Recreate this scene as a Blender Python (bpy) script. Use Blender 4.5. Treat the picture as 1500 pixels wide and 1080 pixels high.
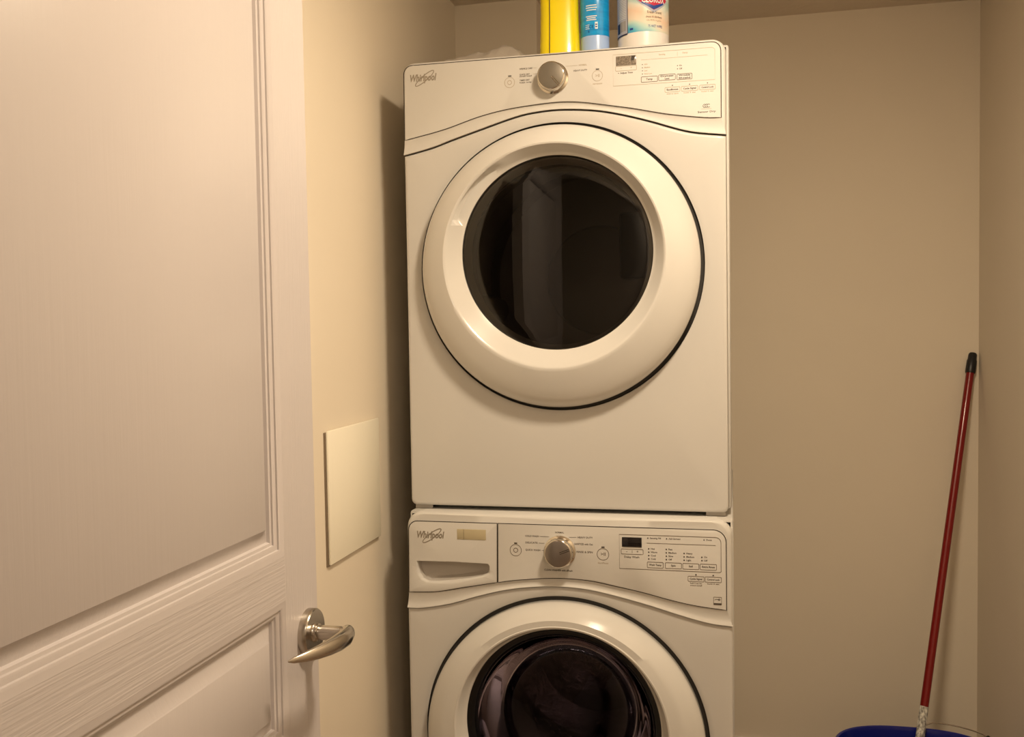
import bpy, bmesh, math, random
import numpy as np
from mathutils import Vector, Matrix

for o in list(bpy.data.objects):
    bpy.data.objects.remove(o)
scene = bpy.context.scene
C = scene.collection

# ------------------------------------------------------------------ camera
YAW, PITCH, ROLL = 0.224478, 0.042740, -0.016066
FPX = 1406.2
cam_d = bpy.data.cameras.new('camera'); cam = bpy.data.objects.new('camera', cam_d); C.objects.link(cam)
cam_d.sensor_width = 36.0; cam_d.lens = FPX / 1500.0 * 36.0; cam_d.clip_start = 0.02
fwd = Vector((-math.sin(YAW)*math.cos(PITCH), math.cos(YAW)*math.cos(PITCH), -math.sin(PITCH)))
r0 = Vector((math.cos(YAW), math.sin(YAW), 0)); u0 = r0.cross(fwd)
rt = math.cos(ROLL)*r0 + math.sin(ROLL)*u0
up = -math.sin(ROLL)*r0 + math.cos(ROLL)*u0
M = Matrix.Identity(4)
for i in range(3):
    M[i][0] = rt[i]; M[i][1] = up[i]; M[i][2] = -fwd[i]
M[0][3], M[1][3], M[2][3] = 0.69241, -2.00903, 1.37406
cam.matrix_world = M
scene.camera = cam

# ------------------------------------------------------------------ world, exposure
w = bpy.data.worlds.new('world'); scene.world = w; w.use_nodes = True
w.node_tree.nodes['Background'].inputs[0].default_value = (0.9, 0.75, 0.55, 1)
w.node_tree.nodes['Background'].inputs[1].default_value = 0.05
vs = scene.view_settings
vs.view_transform = 'Standard'; vs.look = 'None'; vs.gamma = 1.0; vs.exposure = 0.0; vs.use_curve_mapping = False

LAMP_COL = (1.0, 0.80, 0.56)
LAMP_POS = (0.82, -0.76, 2.306)      # flush ceiling lamp of the laundry room
LAMP_POWER = 23.0
HALL_COL = (1.0, 0.84, 0.68)
HALL_POS = (1.25, -2.75, 2.44)      # flush ceiling lamp of the hallway behind the doorway
HALL_POWER = 9.0

# ------------------------------------------------------------------ materials
MATS = {}
def mat(name, col, rough=0.5, metal=0.0, coat=0.0, bump=None, var=None, spec=0.5, trans=0.0, emit=None, ior=1.45, aniso=0.0):
    """bump = (scale xyz, noise scale, strength, distance); var = (scale xyz, noise scale, amount)"""
    m = bpy.data.materials.new(name); m.use_nodes = True
    nt = m.node_tree; b = nt.nodes['Principled BSDF']
    b.inputs['Base Color'].default_value = (*col, 1); b.inputs['Roughness'].default_value = rough
    b.inputs['Metallic'].default_value = metal; b.inputs['Coat Weight'].default_value = coat
    b.inputs['Coat Roughness'].default_value = 0.08
    b.inputs['Specular IOR Level'].default_value = spec; b.inputs['Transmission Weight'].default_value = trans
    b.inputs['IOR'].default_value = ior; b.inputs['Anisotropic'].default_value = aniso
    if emit:
        b.inputs['Emission Color'].default_value = (*emit[0], 1); b.inputs['Emission Strength'].default_value = emit[1]
    def noise(sc, ns, det=4.0):
        tc = nt.nodes.new('ShaderNodeTexCoord'); mp = nt.nodes.new('ShaderNodeMapping')
        mp.inputs['Scale'].default_value = sc
        nt.links.new(tc.outputs['Object'], mp.inputs['Vector'])
        n = nt.nodes.new('ShaderNodeTexNoise'); n.inputs['Scale'].default_value = ns; n.inputs['Detail'].default_value = det
        nt.links.new(mp.outputs['Vector'], n.inputs['Vector'])
        return n
    if bump:
        n = noise(bump[0], bump[1]); bp = nt.nodes.new('ShaderNodeBump')
        bp.inputs['Strength'].default_value = bump[2]; bp.inputs['Distance'].default_value = bump[3]
        nt.links.new(n.outputs['Fac'], bp.inputs['Height']); nt.links.new(bp.outputs['Normal'], b.inputs['Normal'])
    if var:
        n = noise(var[0], var[1], 3.0); rp = nt.nodes.new('ShaderNodeValToRGB')
        lo = [max(0, c*(1-var[2])) for c in col]; hi = [min(1, c*(1+var[2])) for c in col]
        rp.color_ramp.elements[0].position = 0.3; rp.color_ramp.elements[0].color = (*lo, 1)
        rp.color_ramp.elements[1].position = 0.7; rp.color_ramp.elements[1].color = (*hi, 1)
        nt.links.new(n.outputs['Fac'], rp.inputs['Fac']); nt.links.new(rp.outputs['Color'], b.inputs['Base Color'])
    MATS[name] = m
    return m

def tinted_glass(name, tint, rough=0.02, ior=1.5, gloss=(1, 1, 1)):
    m = bpy.data.materials.new(name); m.use_nodes = True; nt = m.node_tree
    for n in list(nt.nodes): nt.nodes.remove(n)
    out = nt.nodes.new('ShaderNodeOutputMaterial'); mix = nt.nodes.new('ShaderNodeMixShader')
    tr = nt.nodes.new('ShaderNodeBsdfTransparent'); tr.inputs[0].default_value = (*tint, 1)
    gl = nt.nodes.new('ShaderNodeBsdfGlossy'); gl.inputs['Roughness'].default_value = rough; gl.inputs[0].default_value = (*gloss, 1)
    fr = nt.nodes.new('ShaderNodeFresnel'); fr.inputs['IOR'].default_value = ior
    nt.links.new(fr.outputs[0], mix.inputs[0]); nt.links.new(tr.outputs[0], mix.inputs[1]); nt.links.new(gl.outputs[0], mix.inputs[2])
    nt.links.new(mix.outputs[0], out.inputs[0]); MATS[name] = m
    return m

mat('wall', (0.78, 0.705, 0.59), 0.75, bump=((1, 1, 1), 260, 0.12, 0.001), var=((1, 1, 1), 1.6, 0.025))
mat('ceiling', (0.74, 0.65, 0.55), 0.9, bump=((1, 1.0, 1), 34, 0.7, 0.006))
mat('floor', (0.30, 0.22, 0.16), 0.45, var=((1, 8, 1), 6, 0.2))
mat('trim', (0.72, 0.66, 0.61), 0.4)
mat('door_v', (0.535, 0.50, 0.505), 0.36, bump=((260, 260, 7), 1.0, 0.5, 0.0016))
mat('door_h', (0.535, 0.50, 0.505), 0.36, bump=((260, 7, 260), 1.0, 0.6, 0.0016))
mat('door_p', (0.535, 0.50, 0.505), 0.34, bump=((150, 150, 5), 1.0, 0.25, 0.0012))
mat('door_m', (0.535, 0.50, 0.505), 0.28)
mat('nickel', (0.50, 0.46, 0.41), 0.24, 1.0, bump=((40, 900, 900), 1, 0.05, 0.0003))
mat('enamel', (0.575, 0.565, 0.55), 0.30, coat=0.3)
mat('plastic_white', (0.60, 0.59, 0.57), 0.55)
mat('door_white', (0.63, 0.62, 0.60), 0.20, coat=0.4)
mat('cabinet_side', (0.52, 0.51, 0.49), 0.4)
mat('gap', (0.035, 0.026, 0.018), 0.7)
mat('line', (0.12, 0.09, 0.06), 0.6)
mat('print', (0.075, 0.06, 0.05), 0.6)
mat('print_soft', (0.42, 0.36, 0.28), 0.6)  # paler print; on the dryer its colour stands for glare over the lettering
mat('print_dark', (0.03, 0.022, 0.018), 0.5)
mat('logo_grey', (0.33, 0.30, 0.26), 0.35, 0.6)
mat('rubber', (0.03, 0.028, 0.026), 0.6)
mat('knob_matte', (0.20, 0.18, 0.15), 0.45, 0.5)
mat('knob_face', (0.34, 0.31, 0.29), 0.30, 0.9, bump=((900, 40, 900), 1, 0.06, 0.0003))
mat('chrome', (0.62, 0.58, 0.52), 0.10, 1.0)
mat('knob_dark', (0.07, 0.055, 0.05), 0.3, 0.5)
mat('display', (0.008, 0.007, 0.009), 0.08, coat=0.5)
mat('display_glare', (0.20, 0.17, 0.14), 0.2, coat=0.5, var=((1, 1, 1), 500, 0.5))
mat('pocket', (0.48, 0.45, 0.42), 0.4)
mat('sticker', (0.47, 0.41, 0.27), 0.4)
mat('drum', (0.26, 0.25, 0.25), 0.42, 0.8)
mat('drum_steel', (0.45, 0.42, 0.45), 0.16, 1.0, bump=((1, 1, 1), 38, 0.6, 0.012))
mat('dark_plastic', (0.035, 0.033, 0.035), 0.4)
mat('black_gloss', (0.004, 0.004, 0.005), 0.18, spec=0.3)
mat('pale_rim', (0.55, 0.54, 0.48), 0.35)
mat('gasket', (0.10, 0.095, 0.095), 0.45)
tinted_glass('glass_dryer', (0.42, 0.39, 0.37), 0.015, 1.5)
tinted_glass('glass_washer', (0.34, 0.30, 0.33), 0.015, 1.35, (0.55, 0.52, 0.57))
mat('panel_cream', (0.90, 0.86, 0.73), 0.42)
mat('hatch_shade', (0.22, 0.17, 0.12), 0.6)  # shadow tone put into the colour behind the hatch plate
mat('bag', (0.60, 0.55, 0.50), 0.35, trans=0.35, bump=((1, 1, 1), 60, 0.5, 0.004))
mat('yellow', (0.96, 0.79, 0.006), 0.26, coat=0.35)
mat('yellow_deep', (0.10, 0.06, 0.01), 0.5)
mat('blue_label', (0.006, 0.36, 1.0), 0.28, coat=0.4, var=((6, 6, 40), 4, 0.22))
mat('blue_base', (0.42, 0.60, 1.0), 0.3, coat=0.3)
mat('blue_print', (0.01, 0.06, 0.30), 0.4)
mat('white_print', (0.80, 0.86, 0.90), 0.4)
mat('canister', (0.85, 0.83, 0.82), 0.3, coat=0.3)
mat('navy', (0.012, 0.016, 0.07), 0.4)
mat('logo_red', (0.55, 0.03, 0.08), 0.4)
mat('logo_blue', (0.02, 0.07, 0.33), 0.4)
mat('label_grey', (0.45, 0.48, 0.60), 0.4)
mat('barcode', (0.36, 0.36, 0.38), 0.5, var=((900, 900, 1), 1, 0.6))
mat('red_pole', (0.20, 0.002, 0.003), 0.3, coat=0.3)
mat('black_plastic', (0.012, 0.012, 0.013), 0.38)
mat('sleeve', (0.62, 0.56, 0.50), 0.4, var=((1, 1, 0.5), 190, 0.75))
mat('bucket', (0.006, 0.012, 0.20), 0.28, coat=0.3)
mat('wire', (0.62, 0.58, 0.52), 0.22, 1.0)
mat('mop_cotton', (0.62, 0.60, 0.56), 0.9)
mat('lamp_base', (0.7, 0.68, 0.65), 0.4)
def label_mat():
    # printed label of the canister: teal, peach and blue bands running around it
    m = bpy.data.materials.new('wipes_label'); m.use_nodes = True; nt = m.node_tree; b = nt.nodes['Principled BSDF']
    b.inputs['Roughness'].default_value = 0.3; b.inputs['Coat Weight'].default_value = 0.3
    tc = nt.nodes.new('ShaderNodeTexCoord')
    mp = nt.nodes.new('ShaderNodeMapping'); mp.inputs['Scale'].default_value = (9, 9, 16); mp.inputs['Rotation'].default_value = (0, 0.5, 0)
    nt.links.new(tc.outputs['Object'], mp.inputs[0])
    n = nt.nodes.new('ShaderNodeTexNoise'); n.inputs['Scale'].default_value = 1.2; n.inputs['Distortion'].default_value = 0.8
    nt.links.new(mp.outputs[0], n.inputs['Vector'])
    sp = nt.nodes.new('ShaderNodeSeparateXYZ'); nt.links.new(tc.outputs['Object'], sp.inputs[0])
    # z of the label runs 0.05 .. 0.19 in the canister's own frame
    mr = nt.nodes.new('ShaderNodeMapRange'); mr.inputs[1].default_value = 0.054; mr.inputs[2].default_value = 0.20
    nt.links.new(sp.outputs[2], mr.inputs[0])
    mx = nt.nodes.new('ShaderNodeMath'); mx.operation = 'MULTIPLY_ADD'; mx.inputs[1].default_value = 2.2; 
    nt.links.new(sp.outputs[0], mx.inputs[0]); nt.links.new(mr.outputs[0], mx.inputs[2])
    md = nt.nodes.new('ShaderNodeMath'); md.operation = 'MULTIPLY_ADD'; md.inputs[1].default_value = 0.34
    nt.links.new(n.outputs['Fac'], md.inputs[0]); nt.links.new(mx.outputs[0], md.inputs[2])
    sb = nt.nodes.new('ShaderNodeMath'); sb.operation = 'SUBTRACT'; sb.inputs[1].default_value = 0.10
    nt.links.new(md.outputs[0], sb.inputs[0])
    rp = nt.nodes.new('ShaderNodeValToRGB'); cr = rp.color_ramp
    cr.elements[0].position = 0.0; cr.elements[0].color = (0.03, 0.30, 0.72, 1)
    cr.elements[1].position = 1.0; cr.elements[1].color = (0.25, 0.62, 0.66, 1)
    for p, c in ((0.10, (0.10, 0.52, 0.74, 1)), (0.19, (0.56, 0.78, 0.74, 1)), (0.27, (0.86, 0.78, 0.66, 1)), (0.40, (0.86, 0.66, 0.52, 1)),
                 (0.52, (0.78, 0.80, 0.74, 1)), (0.62, (0.42, 0.68, 0.68, 1)), (0.70, (0.68, 0.82, 0.78, 1)), (0.80, (0.36, 0.66, 0.68, 1))):
        e = cr.elements.new(p); e.color = c
    nt.links.new(sb.outputs[0], rp.inputs[0]); nt.links.new(rp.outputs[0], b.inputs['Base Color'])
    MATS['wipes_label'] = m
label_mat()

# ------------------------------------------------------------------ helpers
def link(name, me, m, parent=None, smooth=True, loc=None):
    o = bpy.data.objects.new(name, me); C.objects.link(o)
    if m: me.materials.append(MATS[m] if isinstance(m, str) else m)
    if smooth and len(me.polygons):
        me.polygons.foreach_set('use_smooth', [True]*len(me.polygons))
        try: me.set_sharp_from_angle(angle=math.radians(38))
        except Exception: pass
    if parent: o.parent = parent
    if loc: o.location = loc
    return o
def finish(name, bm, m, parent=None, smooth=True, loc=None):
    bmesh.ops.remove_doubles(bm, verts=bm.verts, dist=1e-6)
    bmesh.ops.recalc_face_normals(bm, faces=bm.faces)
    me = bpy.data.meshes.new(name); bm.to_mesh(me); bm.free()
    return link(name, me, m, parent, smooth, loc)
def thing(name, label, cat, loc=(0, 0, 0), group=None):
    o = bpy.data.objects.new(name, None); C.objects.link(o); o.location = loc; o.empty_display_size = 0.05
    o['label'] = label; o['category'] = cat
    if group: o['group'] = group
    return o
def structure(o, label, cat):
    o['kind'] = 'structure'; o['label'] = label; o['category'] = cat
    return o
def add_box(bm, x0, x1, y0, y1, z0, z1, bev=0.0, seg=2):
    r = bmesh.ops.create_cube(bm, size=1.0)
    vs_ = r['verts']
    for v in vs_:
        v.co = Vector(((x0+x1)/2 + v.co.x*(x1-x0), (y0+y1)/2 + v.co.y*(y1-y0), (z0+z1)/2 + v.co.z*(z1-z0)))
    if bev > 0:
        es = list({e for v in vs_ for e in v.link_edges})
        bmesh.ops.bevel(bm, geom=es, offset=bev, segments=seg, affect='EDGES', profile=0.5)
def box(name, x0, x1, y0, y1, z0, z1, m, parent=None, bev=0.0):
    bm = bmesh.new(); add_box(bm, x0, x1, y0, y1, z0, z1, bev)
    return finish(name, bm, m, parent)
def loft(bm, loops, closed=True, cap0=False, cap1=False):
    rows = [[bm.verts.new(p) for p in L] for L in loops]
    n = len(rows[0])
    for a, b in zip(rows[:-1], rows[1:]):
        for i in range(n if closed else n-1):
            j = (i+1) % n
            try: bm.faces.new((a[i], a[j], b[j], b[i]))
            except ValueError: pass
    if cap0: bm.faces.new(rows[0])
    if cap1: bm.faces.new(rows[-1])
    return rows
def circle(cx, cz, r, y, n=96):
    return [(cx + r*math.cos(2*math.pi*i/n), y, cz + r*math.sin(2*math.pi*i/n)) for i in range(n)]
def lathe_y(name, prof, cx, cz, m, parent, n=96, cap0=False, cap1=True):
    """profile (radius, y) around an axis parallel to Y"""
    bm = bmesh.new(); loft(bm, [circle(cx, cz, r, y, n) for r, y in prof], True, cap0, cap1)
    return finish(name, bm, m, parent)
def lathe_z(name, prof, m, parent, n=64, sx=1.0, sy=1.0, cap0=True, cap1=True, power=2.0, rot=0.0, loc=None, cx=0, cy=0):
    """profile (radius, z); superellipse cross-section"""
    bm = bmesh.new(); L = []
    for r, z in prof:
        row = []
        for i in range(n):
            a = 2*math.pi*i/n; c, s = math.cos(a), math.sin(a)
            x = math.copysign(abs(c)**(2/power), c)*r*sx; y = math.copysign(abs(s)**(2/power), s)*r*sy
            row.append((cx + x*math.cos(rot) - y*math.sin(rot), cy + x*math.sin(rot) + y*math.cos(rot), z))
        L.append(row)
    loft(bm, L, True, cap0, cap1)
    return finish(name, bm, m, parent, loc=loc)
def tube(name, pts, r, m, parent, n=10, radii=None, caps=True):
    P = [Vector(p) for p in pts]; bm = bmesh.new(); loops = []; prev = None
    for i, p in enumerate(P):
        t = (P[min(i+1, len(P)-1)] - P[max(i-1, 0)]).normalized()
        if prev is None:
            a = Vector((0, 0, 1)) if abs(t.z) < 0.9 else Vector((1, 0, 0))
            nrm = (a - t*a.dot(t)).normalized()
        else: nrm = (prev - t*prev.dot(t)).normalized()
        prev = nrm; bn = t.cross(nrm); rr = radii[i] if radii else r
        ra, rb = rr if isinstance(rr, tuple) else (rr, rr)
        loops.append([p + nrm*ra*math.cos(2*math.pi*k/n) + bn*rb*math.sin(2*math.pi*k/n) for k in range(n)])
    loft(bm, loops, True, caps, caps)
    return finish(name, bm, m, parent)
def spline(pts, n):
    """Catmull-Rom resample of a 2D polyline, evenly by x"""
    P = [np.array(p, float) for p in pts]; P = [2*P[0]-P[1]] + P + [2*P[-1]-P[-2]]; out = []
    for i in range(1, len(P)-2):
        for k in range(12):
            t = k/12; a, b, c, d = P[i-1], P[i], P[i+1], P[i+2]
            out.append(0.5*((2*b) + (c-a)*t + (2*a-5*b+4*c-d)*t*t + (3*b-a-3*c+d)*t**3))
    out.append(P[-2]); out = np.array(out)
    xs = np.linspace(out[0, 0], out[-1, 0], n)
    return [(float(x), float(z)) for x, z in zip(xs, np.interp(xs, out[:, 0], out[:, 1]))]
def arc(cx, cz, r, a0, a1, n=8):
    return [(cx + r*math.cos(math.radians(a0+(a1-a0)*k/n)), cz + r*math.sin(math.radians(a0+(a1-a0)*k/n))) for k in range(n+1)]
def ray_poly(poly, cx, cz, ang):
    dx, dz = math.cos(ang), math.sin(ang); best = None
    for (x0, z0), (x1, z1) in zip(poly, poly[1:]+poly[:1]):
        ex, ez = x1-x0, z1-z0; den = dx*ez - dz*ex
        if abs(den) < 1e-12: continue
        t = ((x0-cx)*ez - (z0-cz)*ex)/den; s = ((x0-cx)*dz - (z0-cz)*dx)/den
        if t > 0 and -1e-6 <= s <= 1+1e-6 and (best is None or t < best): best = t
    return best
def radial_plate(name, poly, cx, cz, edge, rings, m, parent, cap=False, nseg=160, hole=None):
    """plate bounded by a star-shaped outline: edge = [(inset, y)] along the rim, then circles rings = [(radius, y)] of a hole"""
    angs = sorted([2*math.pi*i/nseg for i in range(nseg)] + [math.atan2(z-cz, x-cx) % (2*math.pi) for x, z in poly])
    A = [angs[0]]
    for a in angs[1:]:
        if a - A[-1] > 1e-4: A.append(a)
    R = [ray_poly(poly, cx, cz, a) for a in A]
    loops = [[(cx+(r-i)*math.cos(a), y, cz+(r-i)*math.sin(a)) for a, r in zip(A, R)] for i, y in edge]
    loops += [[(cx+rr*math.cos(a), y, cz+rr*math.sin(a)) for a in A] for rr, y in rings]
    bm = bmesh.new(); rows_ = loft(bm, loops, True, False, cap and not hole)
    if hole:
        hv = [bm.verts.new((x, edge[-1][1], z)) for x, z in hole]; last = rows_[-1]
        es = [bm.edges.new((a, b)) for a, b in zip(hv, hv[1:]+hv[:1])] + [bm.edges.get((a, b)) for a, b in zip(last, last[1:]+last[:1])]
        bmesh.ops.triangle_fill(bm, use_beauty=True, use_dissolve=False, edges=es, normal=(0, -1, 0))
    return finish(name, bm, m, parent)
def ribbon(name, pts, width, y, m, parent, closed=True, thick=0.0003):
    """flat strip that follows a polyline in an XZ plane"""
    bm = bmesh.new(); n = len(pts); A = []; B = []
    for i in range(n):
        p = np.array(pts[i]); q = np.array(pts[(i+1) % n] if closed or i+1 < n else pts[i]); o = np.array(pts[i-1] if closed or i > 0 else pts[i])
        t = q-o; t = t/(np.hypot(*t)+1e-12); nn = np.array([-t[1], t[0]])*width/2
        A.append(p+nn); B.append(p-nn)
    loft(bm, [[(float(a[0]), y, float(a[1])) for a in A], [(float(a[0]), y-thick, float(a[1])) for a in A],
              [(float(b[0]), y-thick, float(b[1])) for b in B], [(float(b[0]), y, float(b[1])) for b in B]], closed)
    return finish(name, bm, m, parent, smooth=False)
def text_mesh(body, size, align='LEFT', bold=0.0, shear=0.0, width=None):
    cu = bpy.data.curves.new('t', 'FONT'); cu.body = body; cu.size = size; cu.align_x = align; cu.align_y = 'CENTER'
    cu.resolution_u = 2; cu.offset = bold; cu.shear = shear
    ob = bpy.data.objects.new('t', cu); me = bpy.data.meshes.new_from_object(ob)
    bpy.data.objects.remove(ob); bpy.data.curves.remove(cu)
    co = np.empty(len(me.vertices)*3); me.vertices.foreach_get('co', co); co = co.reshape(-1, 3)
    if width and len(co):
        s = width/(co[:, 0].max()-co[:, 0].min()); co[:, 0] *= s
    return me, co
def text(body, x, z, y, parent, size=0.006, align='LEFT', m='print', width=None, bold=0.00012, shear=0.0, name='lettering'):
    me, co = text_mesh(body, size, align, bold, shear, width)
    new = np.c_[co[:, 0]+x, np.full(len(co), y), co[:, 1]+z]
    me.vertices.foreach_set('co', new.ravel()); me.update()
    return link(name, me, m, parent, smooth=False)
def dot(x, z, y, r, m, parent, name='indicator_light'):
    return lathe_y(name, [(r, y), (r, y-0.0004)], x, z, m, parent, n=12)
def frame_pts(x0, x1, z0, z1, r=0.0015):
    return arc(x1-r, z1-r, r, 0, 90, 3)+arc(x0+r, z1-r, r, 90, 180, 3)+arc(x0+r, z0+r, r, 180, 270, 3)+arc(x1-r, z0+r, r, 270, 360, 3)
def button(x0, x1, z0, z1, y, parent, label='', size=0.0055, m='line'):
    b = ribbon('button', frame_pts(x0, x1, z0, z1), 0.0009, y, m, parent)
    for k, s in enumerate(label.split('\n')):
        if s:
            nl = label.count('\n')
            text(s, (x0+x1)/2, (z0+z1)/2 + (nl/2-k)*0.0055, y-0.0002, parent, size, 'CENTER', width=(x1-x0)*0.78 if len(s) > 5 else None)
    return b
def ring(x, z, y, r, m, parent, name='button', wd=0.0009):
    return ribbon(name, arc(x, z, r, 0, 352.5, 47), wd, y, m, parent)

# ================================================================== the room
XL, XR, YB, YC, ZC = -0.08, 1.406, 1.06, 0.706, 2.306
YF = -1.56                                     # inner face of the wall that holds the doorway
T = 0.10
structure(box('floor', -1.2, 2.4, -3.4, YB+T, -0.06, 0.0, 'floor'), 'tan floor of the laundry room and hallway', 'floor')
structure(box('ceiling', XL-T, XR+T, YF-0.12, YB+T, ZC, ZC+0.06, 'ceiling'), 'textured tan ceiling of the laundry closet', 'ceiling')
structure(box('wall_left', XL-T, XL, YF, YB+T, 0, ZC, 'wall'), 'tan painted wall beside the dryer with cream hatch', 'wall')
structure(box('wall_back', XL, XR, YB, YB+T, 0, ZC, 'wall'), 'tan painted back wall behind the mop', 'wall')
structure(box('wall_right', XR, XR+T, YF, YB+T, 0, ZC, 'wall'), 'tan painted side wall beside the mop', 'wall')
structure(box('wall_chase', XL, 0.160, YC, YB, 0, ZC, 'wall'), 'tan boxed-out wall corner behind the stacked dryer', 'wall')
DX0, DX1, DZ = 0.05, 0.90, 2.06                # doorway
bm = bmesh.new()
add_box(bm, XL-T, DX0, YF-0.12, YF, 0, ZC); add_box(bm, DX1, XR+T, YF-0.12, YF, 0, ZC); add_box(bm, DX0, DX1, YF-0.12, YF, DZ, ZC)
structure(finish('wall_front', bm, 'wall', smooth=False), 'tan wall with the doorway to the hall', 'wall')
bm = bmesh.new()
for y0, y1 in ((YF, YF+0.014), (YF-0.134, YF-0.12)):
    add_box(bm, DX0-0.06, DX0, y0, y1, 0, DZ+0.06, 0.004); add_box(bm, DX1, DX1+0.06, y0, y1, 0, DZ+0.06, 0.004); add_box(bm, DX0, DX1, y0, y1, DZ, DZ+0.06, 0.004)
add_box(bm, DX0, DX0+0.012, YF-0.12, YF, 0, DZ); add_box(bm, DX1-0.012, DX1, YF-0.12, YF, 0, DZ); add_box(bm, DX0, DX1, YF-0.12, YF, DZ-0.012, DZ)
structure(finish('trim_1', bm, 'trim'), 'off-white casing around the doorway', 'trim')
# hallway behind the doorway
structure(box('wall_hall_left', -1.2, -1.1, -3.4, YF-0.12, 0, 2.44, 'wall'), 'tan end wall of the hallway', 'wall')
structure(box('wall_hall_right', 2.3, 2.4, -3.4, YF-0.12, 0, 2.44, 'wall'), 'tan far end wall of the hallway', 'wall')
structure(box('wall_hall_back', -1.1, 2.3, -3.4, -3.3, 0, 2.44, 'wall'), 'tan hallway wall across from the laundry doorway', 'wall')
bm = bmesh.new(); add_box(bm, -1.1, XL-T, YF-0.22, YF-0.12, 0, 2.44); add_box(bm, XR+T, 2.3, YF-0.22, YF-0.12, 0, 2.44); add_box(bm, XL-T, XR+T, YF-0.122, YF-0.12, ZC, 2.44)
structure(finish('wall_hall_front', bm, 'wall', smooth=False), 'tan hallway wall on both sides of the laundry doorway', 'wall')
structure(box('ceiling_hall', -1.2, 2.4, -3.4, YF-0.12, 2.44, 2.5, 'ceiling'), 'textured ceiling of the hallway', 'ceiling')
for nm, a in (('baseboard_left', (XL, XL+0.012, YF+0.014, YC, 0, 0.09)), ('baseboard_back', (0.160, XR, YB-0.012, YB, 0, 0.07)), ('baseboard_right', (XR-0.012, XR, YF+0.014, YB-0.012, 0, 0.09))):
    structure(box(nm, *a, 'trim', bev=0.003), 'off-white baseboard along the ' + nm.split('_')[1] + ' wall', 'baseboard')

# ------------------------------------------------------------------ the open panel door (lies along the left wall)
DFX, DTH = 0.10, 0.036
DY0, DY1 = -1.542, -0.720
door = bpy.data.objects.new('door_1', None); C.objects.link(door); door.location = (DFX-DTH/2, DY0, 0)
structure(door, 'off-white wood-grain panel door standing open along the left wall', 'door')
def dchild(o):
    o.parent = door; o.matrix_parent_inverse = Matrix.Translation(-door.location); return o
SI, SO = -0.820, -1.442                       # inner edges of the two stiles
ZT, Z1, Z2, ZL = 1.90, 1.069, 1.008, 0.815
rows = [(1.069, ZT), (ZL, 1.008), (0.22, ZL-0.062)]     # clear openings of the panels
bx = lambda n, y0, y1, z0, z1, m: dchild(box(n, DFX-DTH, DFX, y0, y1, z0, z1, m))
bx('stile', SI, DY1, 0.012, 2.04, 'door_v'); bx('stile', DY0, SO, 0.012, 2.04, 'door_v')
zz = [0.012, 0.22, ZL-0.062, ZL, 1.008, 1.069, ZT, 2.04]
for k in range(0, 8, 2): bx('rail', SO, SI, zz[k], zz[k+1], 'door_h')
# moulding profile going inward from the frame: (inset, depth below the frame face)
MOLD = [(0.0, 0.0), (0.002, 0.0005), (0.007, 0.0008), (0.0105, 0.0026), (0.0112, 0.0048), (0.0145, 0.0050), (0.0178, 0.0066), (0.0185, 0.0090), (0.0220, 0.0098), (0.0236, 0.0140)]
PAN = [(0.0236, 0.0140), (0.0250, 0.0140), (0.0425, 0.0062), (0.0440, 0.0036), (0.0452, 0.0030)]
def rect(y0, y1, z0, z1, i, d, s=1):
    x = DFX-d
    return [(x, y0+i, z0+i), (x, y1-i, z0+i), (x, y1-i, z1-i), (x, y0+i, z1-i)]
for z0, z1 in rows:
    bm = bmesh.new(); loft(bm, [rect(SO, SI, z0, z1, i, d) for i, d in MOLD]); dchild(finish('panel_moulding', bm, 'door_m'))
    bm = bmesh.new(); loft(bm, [rect(SO, SI, z0, z1, i, d) for i, d in PAN], cap1=True)
    bx_ = rect(SO, SI, z0, z1, 0.0, DTH-0.004); bm.faces.new([bm.verts.new(p) for p in bx_])
    dchild(finish('door_panel', bm, 'door_p'))
for z in (0.25, 1.03, 1.82):
    bm = bmesh.new(); add_box(bm, DFX-0.012, DFX+0.004, DY0-0.008, DY0+0.002, z-0.045, z+0.045, 0.002); dchild(finish('hinge', bm, 'nickel'))
# lever handle
HY, HZ = -0.754, 0.944
def lathe_x(name, prof, cy, cz, m, n=48):
    bm = bmesh.new()
    loft(bm, [[(x, cy+r*math.cos(2*math.pi*k/n), cz+r*math.sin(2*math.pi*k/n)) for k in range(n)] for r, x in prof], True, True, True)
    return dchild(finish(name, bm, m))
rose = lathe_x('door_handle', [(0.0335, DFX), (0.0335, DFX+0.010), (0.0318, DFX+0.0122), (0.014, DFX+0.0122), (0.0125, DFX+0.015), (0.0125, DFX+0.017), (0.0105, DFX+0.018), (0.0105, DFX+0.050), (0.009, DFX+0.054)], HY, HZ, 'nickel')
rose['label'] = 'satin nickel lever handle on a round rose'
lev = [(0.147, HY+0.014), (0.153, HY+0.012), (0.160, HY+0.003), (0.1635, HY-0.012), (0.163, HY-0.032), (0.159, HY-0.055), (0.152, HY-0.078), (0.143, HY-0.098), (0.133, HY-0.114), (0.128, HY-0.120)]
rad = [(0.002, 0.003), (0.009, 0.007), (0.0125, 0.010), (0.0135, 0.0098), (0.0130, 0.0088), (0.0115, 0.0075), (0.0095, 0.006), (0.007, 0.0045), (0.0042, 0.0028), (0.0012, 0.001)]
o = tube('lever', [(x, y, HZ) for x, y in lev], 0.01, 'nickel', None, n=20, radii=rad)
o.parent = rose
lathe_x('latch_rose', [(0.0335, DFX-DTH), (0.0335, DFX-DTH-0.010), (0.0105, DFX-DTH-0.012), (0.0105, DFX-DTH-0.045)], HY, HZ, 'nickel')

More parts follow.
